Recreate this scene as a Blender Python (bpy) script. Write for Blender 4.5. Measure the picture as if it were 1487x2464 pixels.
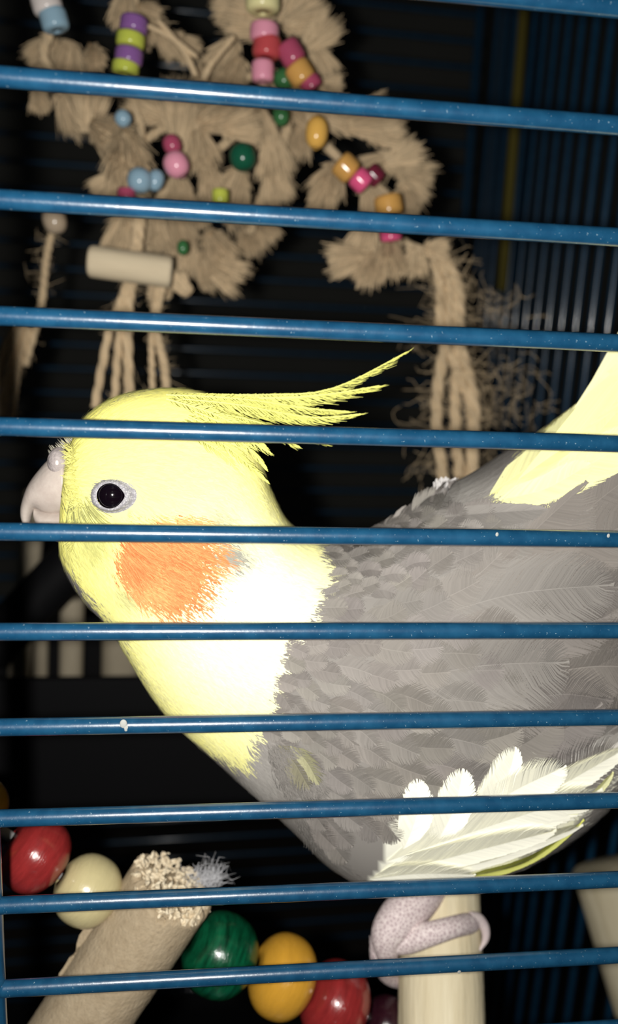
import bpy, math, random
import numpy as np
from mathutils import Vector
from mathutils.bvhtree import BVHTree
random.seed(7); RNG = np.random.default_rng(7)
for _o in list(bpy.data.objects): bpy.data.objects.remove(_o)
SC = bpy.context.scene
COL = SC.collection

# ------------------------------------------------------------------ camera
W, H, F = 1487., 2464., 1950.
S = 0.016                                   # spacing of the cage wires
def _rot(rx, ry, rz):
    cx, sx, cy, sy, cz, sz = math.cos(rx), math.sin(rx), math.cos(ry), math.sin(ry), math.cos(rz), math.sin(rz)
    return (np.array([[cz,-sz,0],[sz,cz,0],[0,0,1]]) @ np.array([[cy,0,sy],[0,1,0],[-sy,0,cy]]) @ np.array([[1,0,0],[0,cx,-sx],[0,sx,cx]]))
_M = _rot(0.1950, -0.1240, 0.0161)          # (X, down, depth) -> camera (right, down, forward)
_t = np.array([0., -0.0841, 0.1275]) * (S/0.018)
_p = -_M.T @ _t
CAM = np.array([_p[0], _p[2], -_p[1]])      # world: X right, Y into the cage, Z up
def _w(v): return np.array([v[0], v[2], -v[1]])
RIGHT, DOWN, FWD = (_w(_M.T @ e) for e in np.eye(3))
cam_d = bpy.data.cameras.new('camera'); cam = bpy.data.objects.new('camera', cam_d); COL.objects.link(cam)
from mathutils import Matrix
cam.matrix_world = Matrix(((RIGHT[0],-DOWN[0],-FWD[0],CAM[0]),(RIGHT[1],-DOWN[1],-FWD[1],CAM[1]),(RIGHT[2],-DOWN[2],-FWD[2],CAM[2]),(0,0,0,1)))
cam_d.sensor_fit = 'VERTICAL'; cam_d.sensor_height = 36.; cam_d.sensor_width = 36.; cam_d.lens = 36.*F/H
cam_d.clip_start = 0.005; cam_d.clip_end = 20
cam_d.dof.use_dof = True; cam_d.dof.focus_distance = 0.138; cam_d.dof.aperture_fstop = cam_d.lens/2.2
SC.camera = cam
# ------------------------------------------------------------------ world and the phone's flash
wd = bpy.data.worlds.new('world'); SC.world = wd; wd.use_nodes = True
wd.node_tree.nodes['Background'].inputs[0].default_value = (0.9, 0.95, 1, 1)
wd.node_tree.nodes['Background'].inputs[1].default_value = 0.0035
fl_d = bpy.data.lights.new('camera_flash_offscreen', 'POINT'); fl_d.energy = 1.75; fl_d.shadow_soft_size = 0.0022; fl_d.color = (1, .97, .92)
fl = bpy.data.objects.new('camera_flash_offscreen', fl_d); COL.objects.link(fl)
fl.location = Vector(CAM - 0.010*RIGHT - 0.001*FWD)
SC.view_settings.view_transform = 'Standard'; SC.view_settings.look = 'None'
SC.view_settings.gamma = 1; SC.view_settings.use_curve_mapping = False
SC.view_settings.exposure = 0.0

# ------------------------------------------------------------------ helpers
def ray(x, y):
    d = FWD + RIGHT*((x-W/2)/F) + DOWN*((y-H/2)/F)
    return d/np.linalg.norm(d)
def at(x, y, Y):
    d = ray(x, y); return CAM + d*((Y-CAM[1])/d[1])
def depth(p): return float((np.asarray(p)-CAM) @ FWD)
def pxr(p, r): return r*depth(p)/F            # r pixels at p, in metres
def proj(P):
    q = np.asarray(P)-CAM; z = q @ FWD
    return W/2+F*(q @ RIGHT)/z, H/2+F*(q @ DOWN)/z
def lin(r, g, b):
    return tuple(((c/255.)/12.92 if c/255. < .04045 else ((c/255.+.055)/1.055)**2.4) for c in (r, g, b))
ORG = {}
def mesh_obj(name, V, faces, mat, parent=None, org=None, smooth=True, col=None):
    V = np.asarray(V, float)
    if org is None:
        org = ORG[parent.name] if parent is not None else np.array([V[:,0].mean(), V[:,1].mean(), V[:,2].min()])
    me = bpy.data.meshes.new(name)
    if isinstance(faces, np.ndarray):
        n, k = faces.shape
        me.vertices.add(len(V)); me.vertices.foreach_set('co', (V-org).astype('f').ravel())
        me.loops.add(n*k); me.loops.foreach_set('vertex_index', faces.astype('i').ravel())
        me.polygons.add(n); me.polygons.foreach_set('loop_start', np.arange(0, n*k, k, dtype='i'))
        me.update(calc_edges=True)
    else:
        me.from_pydata((V-org).tolist(), [], faces)
    if smooth: me.polygons.foreach_set('use_smooth', np.ones(len(me.polygons), bool))
    if col is not None:
        a = me.color_attributes.new('Col', 'FLOAT_COLOR', 'POINT')
        c = np.ones((len(V), 4), 'f'); c[:,:3] = col; a.data.foreach_set('color', c.ravel())
    me.validate(); me.update()
    if mat is not None: me.materials.append(mat)
    o = bpy.data.objects.new(name, me); COL.objects.link(o)
    if parent is not None: o.parent = parent
    else: o.location = Vector(org)
    ORG[o.name] = org
    return o
def thing(name, loc, label, cat, group=None, kind=None):
    o = bpy.data.objects.new(name, None); COL.objects.link(o); o.location = Vector(loc); o.empty_display_size = .01
    ORG[o.name] = np.array(loc, float); tag(o, label, cat, group, kind); return o
def tag(o, label, cat=None, group=None, kind=None):
    if label: o['label'] = label
    if cat: o['category'] = cat
    if group: o['group'] = group
    if kind: o['kind'] = kind
    return o
def cr(P, n):                                 # Catmull-Rom resampling of rows
    P = np.asarray(P, float); m = len(P); out = []
    for k in range(n):
        u = k*(m-1)/(n-1); i = min(int(u), m-2); f = u-i
        a, b, c, d = P[max(i-1,0)], P[i], P[i+1], P[min(i+2,m-1)]
        out.append(.5*((2*b)+(-a+c)*f+(2*a-5*b+4*c-d)*f*f+(-a+3*b-3*c+d)*f**3))
    return np.array(out)
def rings_faces(n, m, cap=True):
    f = []
    for i in range(n-1):
        for j in range(m):
            f.append((i*m+j, i*m+(j+1)%m, (i+1)*m+(j+1)%m, (i+1)*m+j))
    if cap:
        f.append(tuple(range(m))[::-1]); f.append(tuple((n-1)*m+j for j in range(m)))
    return f
def loft(st, Y, n, m, ex=1.0):
    """stations: upper px, lower px, half thickness (m), depth shift"""
    st = [tuple(s)+((0.,) if len(s) == 5 else ()) for s in st]
    st = cr(st, n); V = []
    for ux, uy, lx, ly, t, dy in st:
        U = at(ux, uy, Y+dy); L = at(lx, ly, Y+dy); c = (U+L)/2; a = (U-L)/2
        for j in range(m):
            th = 2*math.pi*j/m; cs, sn = math.cos(th), math.sin(th)
            cs = math.copysign(abs(cs)**ex, cs); sn = math.copysign(abs(sn)**ex, sn)
            V.append(c + a*cs + np.array([0, -max(t, 1e-4), 0])*sn)
    return np.array(V), rings_faces(n, m)
def tube(P, R, m=10, n=None, noise=0.):
    P = np.asarray(P, float); R = np.ones(len(P))*R
    if n: q = cr(np.column_stack([P, R]), n); P, R = q[:,:3], np.maximum(q[:,3], 1e-5)
    V = []; T = np.gradient(P, axis=0); T /= np.linalg.norm(T, axis=1)[:,None]+1e-12
    up = np.array([0.,0,1]) if abs(T[0][2]) < .8 else np.array([1.,0,0])
    for i in range(len(P)):
        a = np.cross(T[i], up); a /= np.linalg.norm(a); b = np.cross(a, T[i]); up = b
        for j in range(m):
            th = 2*math.pi*j/m
            r = R[i]*(1+noise*random.uniform(-1,1))
            V.append(P[i]+r*(a*math.cos(th)+b*math.sin(th)))
    return np.array(V), rings_faces(len(P), m)
def sphere(c, r, nu=24, nv=14, ax=None, sq=(1,1,1)):
    V = []; 
    for i in range(nv):
        ph = math.pi*(i+.5)/nv
        for j in range(nu):
            th = 2*math.pi*j/nu
            V.append(np.array([math.sin(ph)*math.cos(th)*sq[0], math.sin(ph)*math.sin(th)*sq[1], math.cos(ph)*sq[2]])*r)
    V = np.array(V)
    if ax is not None:
        z = np.asarray(ax, float); z /= np.linalg.norm(z)
        x = np.cross(z, [0.3,1,.2]); x /= np.linalg.norm(x); y = np.cross(z, x)
        V = V[:,:1]*x + V[:,1:2]*y + V[:,2:]*z
    return V+np.asarray(c), rings_faces(nv, nu)
def merge(parts):
    V = []; Fc = []; o = 0
    for v, f in parts:
        V.append(v); Fc += [tuple(i+o for i in q) for q in f]; o += len(v)
    return np.vstack(V), Fc
def inpoly(x, y, poly):
    x = np.asarray(x, float); y = np.asarray(y, float); c = np.zeros(x.shape, bool); n = len(poly)
    for i in range(n):
        x1, y1 = poly[i]; x2, y2 = poly[i-1]
        k = ((y1 > y) != (y2 > y)) & (x < (x2-x1)*(y-y1)/((y2-y1)+1e-9)+x1)
        c ^= k
    return c

# ------------------------------------------------------------------ materials
def mat(name, base=(.5,.5,.5), rough=.5, spec=.5, attr=False, coat=0.):
    m = bpy.data.materials.new(name); m.use_nodes = True; nt = m.node_tree
    p = nt.nodes['Principled BSDF']; p.inputs['Base Color'].default_value = (*base, 1)
    p.inputs['Roughness'].default_value = rough; p.inputs['Specular IOR Level'].default_value = spec
    p.inputs['Coat Weight'].default_value = coat; p.inputs['Coat Roughness'].default_value = .12
    if attr:
        a = nt.nodes.new('ShaderNodeAttribute'); a.attribute_name = 'Col'; nt.links.new(a.outputs['Color'], p.inputs['Base Color'])
    return m
def nd(m, t, **kw):
    n = m.node_tree.nodes.new(t)
    for k, v in kw.items():
        if k in n.inputs: n.inputs[k].default_value = v
        else: setattr(n, k, v)
    return n
def lk(m, a, b): m.node_tree.links.new(a, b)
def ramp(m, fac, stops):
    r = nd(m, 'ShaderNodeValToRGB'); e = r.color_ramp.elements
    while len(e) < len(stops): e.new(.5)
    for el, (p, c) in zip(e, stops): el.position = p; el.color = (*c, 1)
    lk(m, fac, r.inputs[0]); return r
def noise_mat(name, c1, c2, scale, rough=.6, stretch=(1,1,1), bump=0., bscale=None, spec=.3, detail=4, coat=0.):
    m = mat(name, c1, rough, spec, coat=coat); p = m.node_tree.nodes['Principled BSDF']
    tc = nd(m, 'ShaderNodeTexCoord'); mp = nd(m, 'ShaderNodeMapping'); mp.inputs['Scale'].default_value = stretch
    lk(m, tc.outputs['Object'], mp.inputs[0])
    n = nd(m, 'ShaderNodeTexNoise', Scale=scale, Detail=detail, Roughness=.65); lk(m, mp.outputs[0], n.inputs['Vector'])
    r = ramp(m, n.outputs['Fac'], [(.3, c1), (.72, c2)]); lk(m, r.outputs[0], p.inputs['Base Color'])
    if bump:
        n2 = nd(m, 'ShaderNodeTexNoise', Scale=bscale or scale*2, Detail=4); lk(m, mp.outputs[0], n2.inputs['Vector'])
        b = nd(m, 'ShaderNodeBump', Strength=1., Distance=bump); lk(m, n2.outputs['Fac'], b.inputs['Height']); lk(m, b.outputs[0], p.inputs['Normal'])
    return m
# blue cage enamel with dust specks
M_BAR = mat('blue_enamel', (.011,.058,.125), .3, .5, coat=1.)
_p_ = M_BAR.node_tree.nodes['Principled BSDF']; _tc = nd(M_BAR, 'ShaderNodeTexCoord')
_n1 = nd(M_BAR, 'ShaderNodeTexNoise', Scale=2600., Detail=2); lk(M_BAR, _tc.outputs['Object'], _n1.inputs['Vector'])
_n2 = nd(M_BAR, 'ShaderNodeTexNoise', Scale=420., Detail=3); lk(M_BAR, _tc.outputs['Object'], _n2.inputs['Vector'])
_r1 = ramp(M_BAR, _n1.outputs['Fac'], [(.70, (0,0,0)), (.78, (.8,.8,.8))])
_r2 = ramp(M_BAR, _n2.outputs['Fac'], [(.35, (.0050,.046,.104)), (.75, (.010,.068,.140))])
_mx = nd(M_BAR, 'ShaderNodeMix', data_type='RGBA'); lk(M_BAR, _r1.outputs[0], _mx.inputs[0]); lk(M_BAR, _r2.outputs[0], _mx.inputs[6]); _mx.inputs[7].default_value = (.25,.36,.42,1)
lk(M_BAR, _mx.outputs[2], _p_.inputs['Base Color'])
_b = nd(M_BAR, 'ShaderNodeBump', Strength=.5, Distance=.00006); _n3 = nd(M_BAR, 'ShaderNodeTexNoise', Scale=900., Detail=3)
lk(M_BAR, _tc.outputs['Object'], _n3.inputs['Vector']); lk(M_BAR, _n3.outputs['Fac'], _b.inputs['Height']); lk(M_BAR, _b.outputs[0], _p_.inputs['Normal'])
M_BARB = M_BAR
M_FEATH = mat('feather', rough=.75, spec=.15, attr=True)
M_HORN = noise_mat('beak_horn', (.44,.37,.33), (.54,.48,.43), 260., .4, bump=.0001, bscale=700, spec=.4)
M_CERE = noise_mat('cere_skin', (.30,.26,.255), (.42,.37,.36), 700., .6, bump=.0003, bscale=1500)
M_EYE = mat('eye', (.004,.002,.004), .1, .6)
M_RING = mat('eye_ring_skin', (.55,.54,.56), .6, .3)
_v = nd(M_RING, 'ShaderNodeTexVoronoi', Scale=3000.); _tc = nd(M_RING, 'ShaderNodeTexCoord'); lk(M_RING, _tc.outputs['Object'], _v.inputs['Vector'])
_r = ramp(M_RING, _v.outputs['Distance'], [(.1, (.50,.49,.50)), (.6, (.26,.25,.27))]); lk(M_RING, _r.outputs[0], M_RING.node_tree.nodes['Principled BSDF'].inputs['Base Color'])
M_FOOT = mat('scaly_foot', (.7,.6,.6), .6, .3)
_v = nd(M_FOOT, 'ShaderNodeTexVoronoi', Scale=1150., feature='DISTANCE_TO_EDGE'); _tc = nd(M_FOOT, 'ShaderNodeTexCoord'); lk(M_FOOT, _tc.outputs['Object'], _v.inputs['Vector'])
_r = ramp(M_FOOT, _v.outputs['Distance'], [(.03, (.86,.76,.74)), (.16, (.55,.44,.45))]); lk(M_FOOT, _r.outputs[0], M_FOOT.node_tree.nodes['Principled BSDF'].inputs['Base Color'])
_b = nd(M_FOOT, 'ShaderNodeBump', Strength=.7, Distance=.0003); lk(M_FOOT, _v.outputs['Distance'], _b.inputs['Height']); lk(M_FOOT, _b.outputs[0], M_FOOT.node_tree.nodes['Principled BSDF'].inputs['Normal'])
M_CLAW = noise_mat('claw_horn', (.50,.40,.42), (.65,.58,.55), 300., .35)
M_PALE = noise_mat('pale_dowel_wood', (.78,.70,.50), (.62,.53,.34), 260., .7, (1,1,.12), .0004, 500)
M_DRY = noise_mat('dry_grey_wood', (.36,.28,.18), (.46,.37,.25), 420., .9, (1,1,.7), .00025, 1500)
M_CHEW = noise_mat('chewed_wood', (.62,.50,.33), (.85,.76,.58), 500., .9, bump=.0006, bscale=900)
M_ROPE = mat('jute_fibre', rough=.9, spec=.1, attr=True)
M_WIRE = mat('wire', (.3,.3,.3), .35, .5)
def bead_mat(name, c, grain=.25, rough=.22, c2=None):
    c2 = c2 or tuple(v*(1-grain) for v in c)
    return noise_mat(name, c2, c, 160., rough, (1,1,5), .00008, 700, spec=.5, coat=.6)
B_RED = bead_mat('red_bead', (.30,.026,.026), .4); B_CREAM = bead_mat('cream_bead', (.60,.52,.28), .12)
B_GREEN = bead_mat('green_bead', (.003,.11,.045), .8); B_YEL = bead_mat('yellow_bead', (.62,.32,.035), .15)
B_DARK = bead_mat('dark_plum_bead', (.03,.006,.012), .4)
def plain_bead(n, rgb, k=1.25, rough=.18):
    c = lin(*rgb); g = sum(c)/3; return mat(n, tuple(min(.9, (v*.86+g*.14)*k) for v in c), rough, .5)

# ------------------------------------------------------------------ the room
def box(x0, x1, y0, y1, z0, z1):
    V = np.array([(x, y, z) for x in (x0, x1) for y in (y0, y1) for z in (z0, z1)], float)
    return V, [(0,1,3,2), (4,6,7,5), (0,4,5,1), (2,3,7,6), (0,2,6,4), (1,5,7,3)]
ZB = float(CAM[2]) - .50                       # cage tray level
M_FLOOR = noise_mat('dark_floor', (.03,.026,.022), (.05,.043,.036), 8., .7)
M_WALL = noise_mat('dim_wall', (.30,.30,.27), (.34,.34,.31), 6., .9)
v, f = box(-1.2, 1.2, -.9, 1.5, ZB-.06, ZB-.02); tag(mesh_obj('floor', v, f, M_FLOOR, smooth=False), 'dark floor beneath the birdcage', None, None, 'structure')
v, f = box(-1.2, 1.2, 1.5, 1.55, ZB-.06, ZB+1.6); tag(mesh_obj('wall_back', v, f, M_WALL, smooth=False), 'dim plain wall far behind the birdcage', None, None, 'structure')

# ------------------------------------------------------------------ the cage
XR, YB, XL = .158, .44, -.30                  # right wall, back wall, left wall
POST = at(-14, 2330, 0)[0]                     # upright that the front wires end on
ZT = float(CAM[2]) + .26
cage = thing('birdcage', (0., .2, ZB-.02), 'blue enamelled wire birdcage with thin horizontal front bars', 'birdcage')
RB = .00142
def bar_mesh(name, L, r, axis, m_, seg=20, bevel=True):
    P = np.zeros((8, 3)); P[:, axis] = [-L/2, -L/2+.0002, -L/2+.0008, -L/2+.002, L/2-.002, L/2-.0008, L/2-.0002, L/2]
    v, f = tube(P, [r*.7, r, r, r, r, r, r, r*.7], seg); me = bpy.data.meshes.new(name); me.from_pydata(v.tolist(), [], f)
    me.polygons.foreach_set('use_smooth', np.ones(len(me.polygons), bool)); me.materials.append(m_); return me
def place(me, name, loc, parent, rot=(0,0,0)):
    o = bpy.data.objects.new(name, me); COL.objects.link(o); o.parent = parent
    o.location = Vector(np.asarray(loc)-ORG[parent.name]); o.rotation_euler = rot; return o
me_r = bar_mesh('front_bar', XR-POST, RB, 0, M_BAR); me_l = bar_mesh('front_bar_outer', POST-XL, RB, 0, M_BAR)
i0 = -int((ZT)/S); i1 = int(-(ZB+.01)/S)
for i in range(i0, i1):
    place(me_r, 'front_bar', ((XR+POST)/2+.0008, 0, -i*S), cage)
    place(me_l, 'front_bar', ((XL+POST)/2-.0012, 0, -i*S), cage)
me_p = bar_mesh('corner_post', ZT-ZB+.02, .0026, 2, M_BAR)
me_fp = bar_mesh('front_post', ZT-ZB+.02, .0022, 2, M_BAR)
place(me_fp, 'front_post', (POST-.0005, .0004, (ZT+ZB)/2), cage)
for x, y in ((XL, 0), (XR, 0), (XR, YB), (XL, YB)): place(me_p, 'corner_post', (x, y, (ZT+ZB)/2), cage)
me_b = bar_mesh('back_bar', XR-XL, RB, 0, M_BARB, 12)
for i in range(i0, i1): place(me_b, 'back_bar', ((XR+XL)/2, YB, -i*S-.004), cage, (0, 0, math.radians(2.2)))
me_s = bar_mesh('side_bar', ZT-ZB, RB*1.15, 2, M_BARB, 12)
for x in (XR, XL):
    for k in range(1, int(YB/S)): place(me_s, 'side_bar', (x, k*S, (ZT+ZB)/2), cage, (math.radians(2.6), 0, 0))
for z in (ZT, ZB+.0):
    me_e = bar_mesh('top_rail', XR-XL, .002, 0, M_BAR); me_d = bar_mesh('side_rail', YB, .002, 1, M_BAR)
    for y in (0, YB): place(me_e, 'rail', ((XR+XL)/2, y, z), cage)
    for x in (XL, XR): place(me_d, 'rail', (x, YB/2, z), cage)
for k in range(1, int((XR-XL)/S)): place(bar_mesh('roof_bar', YB, RB, 1, M_BAR, 8) if k == 1 else me_roof, 'roof_bar', (XL+k*S, YB/2, ZT), cage) if k > 1 else None; me_roof = me_roof if k > 1 else bar_mesh('roof_bar', YB, RB, 1, M_BAR, 8)
M_DROP = mat('dried_dropping', (.34,.35,.33), .8)
for x, y, r in ((297, 1742, 9), (303, 1752, 7), (1196, 1286, 4), (1464, 1289, 4), (1105, 2337, 5)):
    i_ = round(-float(at(x, y, 0)[2])/S); c = at(x, y, -RB*.9); v, f = sphere(c, pxr(c, r), 12, 8, sq=(1, .35, 1.3)); mesh_obj('dropping', v, f, M_DROP, cage)
M_TRAY = mat('black_tray', (.012,.013,.015), .4, .4)
parts = [box(XL-.006, XR+.006, -.006, YB+.006, ZB-.02, ZB-.014)]
for a in ((XL-.006, XL-.003, -.006, YB+.006), (XR+.003, XR+.006, -.006, YB+.006), (XL-.006, XR+.006, -.006, -.003), (XL-.006, XR+.006, YB+.003, YB+.006)):
    parts.append(box(*a, ZB-.02, ZB+.02))
v, f = merge(parts); mesh_obj('tray', v, f, M_TRAY, cage, smooth=False)

# ------------------------------------------------------------------ the cockatiel
YBIRD = .031
ST = [(168,1088,156,1290,.0055),(178,1054,152,1336,.0082),(205,1002,176,1392,.0107),(270,957,215,1448,.0122),(370,934,262,1497,.0132),(480,941,312,1577,.0136),
      (565,985,357,1652,.0138),(618,1080,412,1722,.0142),(655,1180,480,1782,.0148),(702,1262,552,1842,.0162),(775,1296,622,1902,.0182),
      (866,1296,694,1966,.0200),(952,1254,780,2048,.0218),(1052,1196,882,2096,.0228),(1152,1144,1046,2090,.0230),(1250,1080,1214,2052,.0224),
      (1340,1022,1384,1950,.0206),(1440,946,1492,1822,.0180),(1585,846,1640,1570,.0140),(1750,730,1800,1260,.0090),(1930,600,1950,960,.0035)]
BV, BF = loft(ST, YBIRD, 110, 80, .82)
BVH = BVHTree.FromPolygons(BV.tolist(), BF)
CV = Vector(CAM)
def hit(x, y):
    h = BVH.ray_cast(CV, Vector(ray(x, y)))
    if h[0] is None: return None
    n = np.array(h[1]); p = np.array(h[0])
    if n @ (CAM-p) < 0: n = -n
    return p, n
def onbird(x, y, lift=0., ref=None):
    h = hit(x, y)
    if h is None:
        Y = ref if ref is not None else YBIRD
        return at(x, y, Y), -FWD
    return h[0]+h[1]*lift, h[1]
# ---- plumage colours (albedo), as a map over the bird's flank
GREY = np.array([.235,.220,.203]); LGREY = np.array([.46,.44,.41]); WHITE = np.array([.90,.89,.76]); YELLOW = np.array([.85,.82,.27]); CREAM = np.array([.90,.885,.62])
BIB = [(150,1000),(420,900),(600,930),(660,1100),(705,1250),(770,1300),(766,1345),(806,1372),(800,1402),(772,1432),(740,1482),(716,1540),(704,1592),(672,1624),(662,1672),(650,1722),(600,1775),(586,1850),(480,1800),(380,1720),(270,1520),(130,1330),(140,1060)]
RUMP = [(1172,1205),(1215,1150),(1245,1105),(1310,1030),(1487,890),(1990,500),(1990,900),(1487,1112),(1400,1160),(1302,1245),(1312,1218),(1250,1208)]
CHEEK = [(322,1256),(440,1250),(484,1312),(466,1372),(452,1428),(404,1456),(340,1424),(292,1376),(276,1325)]
WHITEW = [(886,2118),(926,2072),(936,1984),(968,1955),(975,1900),(1030,1900),(1045,1935),(1066,1930),(1075,1880),(1140,1880),(1160,1915),(1200,1850),(1240,1796),(1350,1850),(1344,1884),(1500,1790),(1510,1830),(1390,1985),(1200,2100),(1000,2136)]
def mixc(a, b, w): return a*(1-w[:,None]) + b*w[:,None]
def gauss(x, y, cx, cy, sx, sy): return np.exp(-((x-cx)/sx)**2-((y-cy)/sy)**2)
def plume(x, y):
    x = np.asarray(x, float); y = np.asarray(y, float)
    c = np.tile(GREY, (len(x), 1))
    c = mixc(c, LGREY, np.clip(gauss(x, y, 610, 1880, 60, 110)*1.1, 0, 1)*.5)
    c = mixc(c, LGREY, np.clip(gauss(x, y, 1080, 1180, 90, 40), 0, 1)*.8)
    hd = np.tile(YELLOW, (len(x), 1))
    w = np.clip(1.25*gauss(x, y, 590, 1500, 230, 260), 0, 1)             # yellow face passing into the pale bib
    hd = mixc(hd, CREAM, w)
    hd = mixc(hd, np.array([.36,.36,.12]), np.clip(gauss(x, y, 215, 1300, 50, 55), 0, 1)*.75)
    hd = mixc(hd, np.array([.36,.34,.16]), np.clip(1.2*gauss(x, y, 316, 1425, 50, 30), 0, 1)*.7)
    hd = mixc(hd, np.array([.20,.20,.20]), np.clip(1.6*gauss(x, y, 540, 1332, 44, 32), 0, 1)*.85)
    hd = mixc(hd, np.array([.28,.28,.22]), np.clip(1.2*gauss(x, y, 515, 1243, 30, 22), 0, 1)*.7)
    hd = mixc(hd, np.array([.50,.46,.22]), np.clip(gauss(x, y, 655, 1225, 60, 12), 0, 1)*.0)
    c = np.where(inpoly(x, y, BIB)[:,None], hd, c)
    c = np.where(inpoly(x, y, CHEEK)[:,None], np.array([.55,.16,.04]), c)
    c = np.where(inpoly(x, y, RUMP)[:,None], np.array([.92,.90,.40]), c)
    c = np.where(inpoly(x, y, WHITEW)[:,None], WHITE, c)
    return c
bird = thing('cockatiel', at(1040, 2235, YBIRD), 'grey cockatiel with yellow crested head and orange cheek perched behind the bars', 'bird')
px, py = proj(BV)
body = mesh_obj('body', BV, BF, M_FEATH, bird, col=plume(px, py))
# ---- direction in which the feathers lie (px, py, degrees; 0 right, 90 down)
FLOW = np.array([(200,1030,-45),(260,965,-30),(400,940,-3),(560,975,8),(640,1100,50),(190,1120,-15),(185,1180,15),(185,1240,85),(170,1300,75),(240,1260,60),(230,1330,62),
    (300,1090,-5),(420,1100,10),(420,1200,20),(340,1270,35),(380,1350,42),(500,1300,35),(600,1250,42),(200,1400,62),(270,1500,60),(350,1650,55),(450,1500,45),(600,1450,30),(700,1350,25),
    (500,1700,42),(600,1650,28),(560,1820,48),(650,1900,50),(760,2040,48),(860,2110,38),(800,1340,10),(900,1300,-15),(1050,1200,-28),(1250,1090,-35),(1450,960,-40),(1300,1150,-30),
    (700,1500,12),(850,1400,-15),(1000,1350,-32),(1250,1250,-42),(1440,1200,-45),(900,1550,4),(1100,1550,-10),(1300,1500,-20),(1450,1450,-28),(750,1750,32),(900,1750,20),(1050,1750,6),(1250,1750,-8),
    (1450,1750,-28),(800,1950,42),(900,2050,22),(1100,2000,-4),(1300,1930,-20),(1430,1860,-36),(1200,2080,-18)], float)
FD = np.deg2rad(FLOW[:,2])
def flow(x, y):
    x = np.asarray(x, float)[...,None]; y = np.asarray(y, float)[...,None]
    w = 1/((x-FLOW[:,0])**2+(y-FLOW[:,1])**2+400.)**1.6
    return np.arctan2((w*np.sin(FD)).sum(-1), (w*np.cos(FD)).sum(-1))
# ---- fine plumage: short barbs over head, bib, chest and back
WING = [(690,1570),(770,1460),(900,1440),(1050,1434),(1263,1279),(1417,1149),(1500,1105),(1720,960),(1720,1420),(1500,1830),(1390,1985),(1200,2100),(1000,2136),(880,2126),(800,2050),(745,1960),(785,1860),(640,1770)]
MANTLE = [(775,1320),(880,1285),(1050,1195),(1230,1120),(1175,1205),(1310,1215),(1300,1240),(1050,1430),(900,1440),(760,1455),(806,1372)]
def strands(N, region, Lpx, wid, lift, name, parent, colf, avoid=(), jit=9., ang=.16, soft=0., bounds=(60,1700,890,2150)):
    x = RNG.uniform(bounds[0], bounds[1], N); y = RNG.uniform(bounds[2], bounds[3], N)
    k = np.ones(N, bool) if region is None else inpoly(x+RNG.normal(0, soft, N), y+RNG.normal(0, soft, N), region)
    for a in avoid: k &= ~a(x, y)
    x, y = x[k], y[k]
    a = flow(x, y)+RNG.normal(0, ang, len(x))
    col = colf(x+RNG.normal(0, jit, len(x)), y+RNG.normal(0, jit, len(x)))*RNG.uniform(.86, 1.1, len(x))[:,None]
    R, T, Nn, keep = [], [], [], []
    for i in range(len(x)):
        h = hit(x[i], y[i])
        if h is None: continue
        p, n = h; d = RIGHT*math.cos(a[i])+DOWN*math.sin(a[i])
        d = d-n*(d @ n); l = np.linalg.norm(d)
        if l < .15: continue
        R.append(p); T.append(d/l); Nn.append(n); keep.append(i)
    R, T, Nn = np.array(R), np.array(T), np.array(Nn); keep = np.array(keep); n = len(R)
    L = (Lpx*RNG.uniform(.6, 1.3, n)*.142/F)[:,None]
    Bn = np.cross(Nn, T); w = (wid*RNG.uniform(.7, 1.3, n))[:,None]; lf = (lift*RNG.uniform(.4, 1.5, n))[:,None]
    bend = Bn*(RNG.normal(0, .06, n)[:,None]*L)
    P0 = R-Nn*.00003; P1 = R+T*L*.55+Nn*lf*.8+bend; P2 = R+T*L+Nn*lf*.55+bend*2.2
    V = np.stack([P0-Bn*w*.6, P0+Bn*w*.6, P1-Bn*w, P1+Bn*w, P2-Bn*w*.3, P2+Bn*w*.3], 1).reshape(-1, 3)
    C = np.repeat(col[keep], 6, 0)
    b = np.arange(n)[:,None]*6
    Fq = np.concatenate([b+np.array([[0,1,3,2]]), b+np.array([[2,3,5,4]])], 0)
    o = mesh_obj(name, V, Fq, M_FEATH, parent, col=C); o['kind'] = 'stuff'; return o
eyeh = lambda x, y: ((x-270)/62)**2+((y-1196)/46)**2 < 1
isw = lambda x, y: inpoly(x, y, WING)
ischeek = lambda x, y: inpoly(x, y, CHEEK)
strands(120000, None, 36, .00010, .00022, 'plumage', body, plume, (eyeh, isw, ischeek))
def cheekcol(x, y):
    w = np.clip(RNG.beta(1.2, 1.9, len(x))*.8+.45*gauss(x, y, 320, 1410, 60, 40)+.8*gauss(x, y, 380, 1245, 90, 22), 0, 1)
    return mixc(np.tile([.52,.155,.050], (len(x), 1)), np.array([.74,.44,.17]), w)
o = strands(46000, CHEEK, 78, .00007, .00022, 'cheek_patch', body, cheekcol, (eyeh,), soft=12., ang=.09, bounds=(240,520,1215,1490)); o['label'] = 'orange cheek patch'
V = []; Fq = []; C = []
for k in range(260):
    t = random.random(); x = float(np.interp(t, [0,.3,.6,1], [170,176,190,172]))+random.gauss(0, 5)+4; y = 1072+t*240; a_ = math.radians(float(np.interp(t, [0,.3,.6,1], [215,190,150,120]))+random.gauss(0, 14)); i = len(V)
    c_ = np.array([.70,.67,.20])*random.uniform(.55, 1.1)
    for q in range(4):
        p, n = onbird(max(x, 176), y, .0004); p = p+RIGHT*min(0, x-176)*.142/F; wv = np.cross(n, RIGHT*math.cos(a_)+DOWN*math.sin(a_)); wv = wv/np.linalg.norm(wv)*.00008*(1-.22*q)
        V += [p-wv, p+wv]; C += [c_, c_]; x += math.cos(a_)*7; y += math.sin(a_)*7
        if q: j = i+2*(q-1); Fq.append((j, j+1, j+3, j+2))
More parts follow.
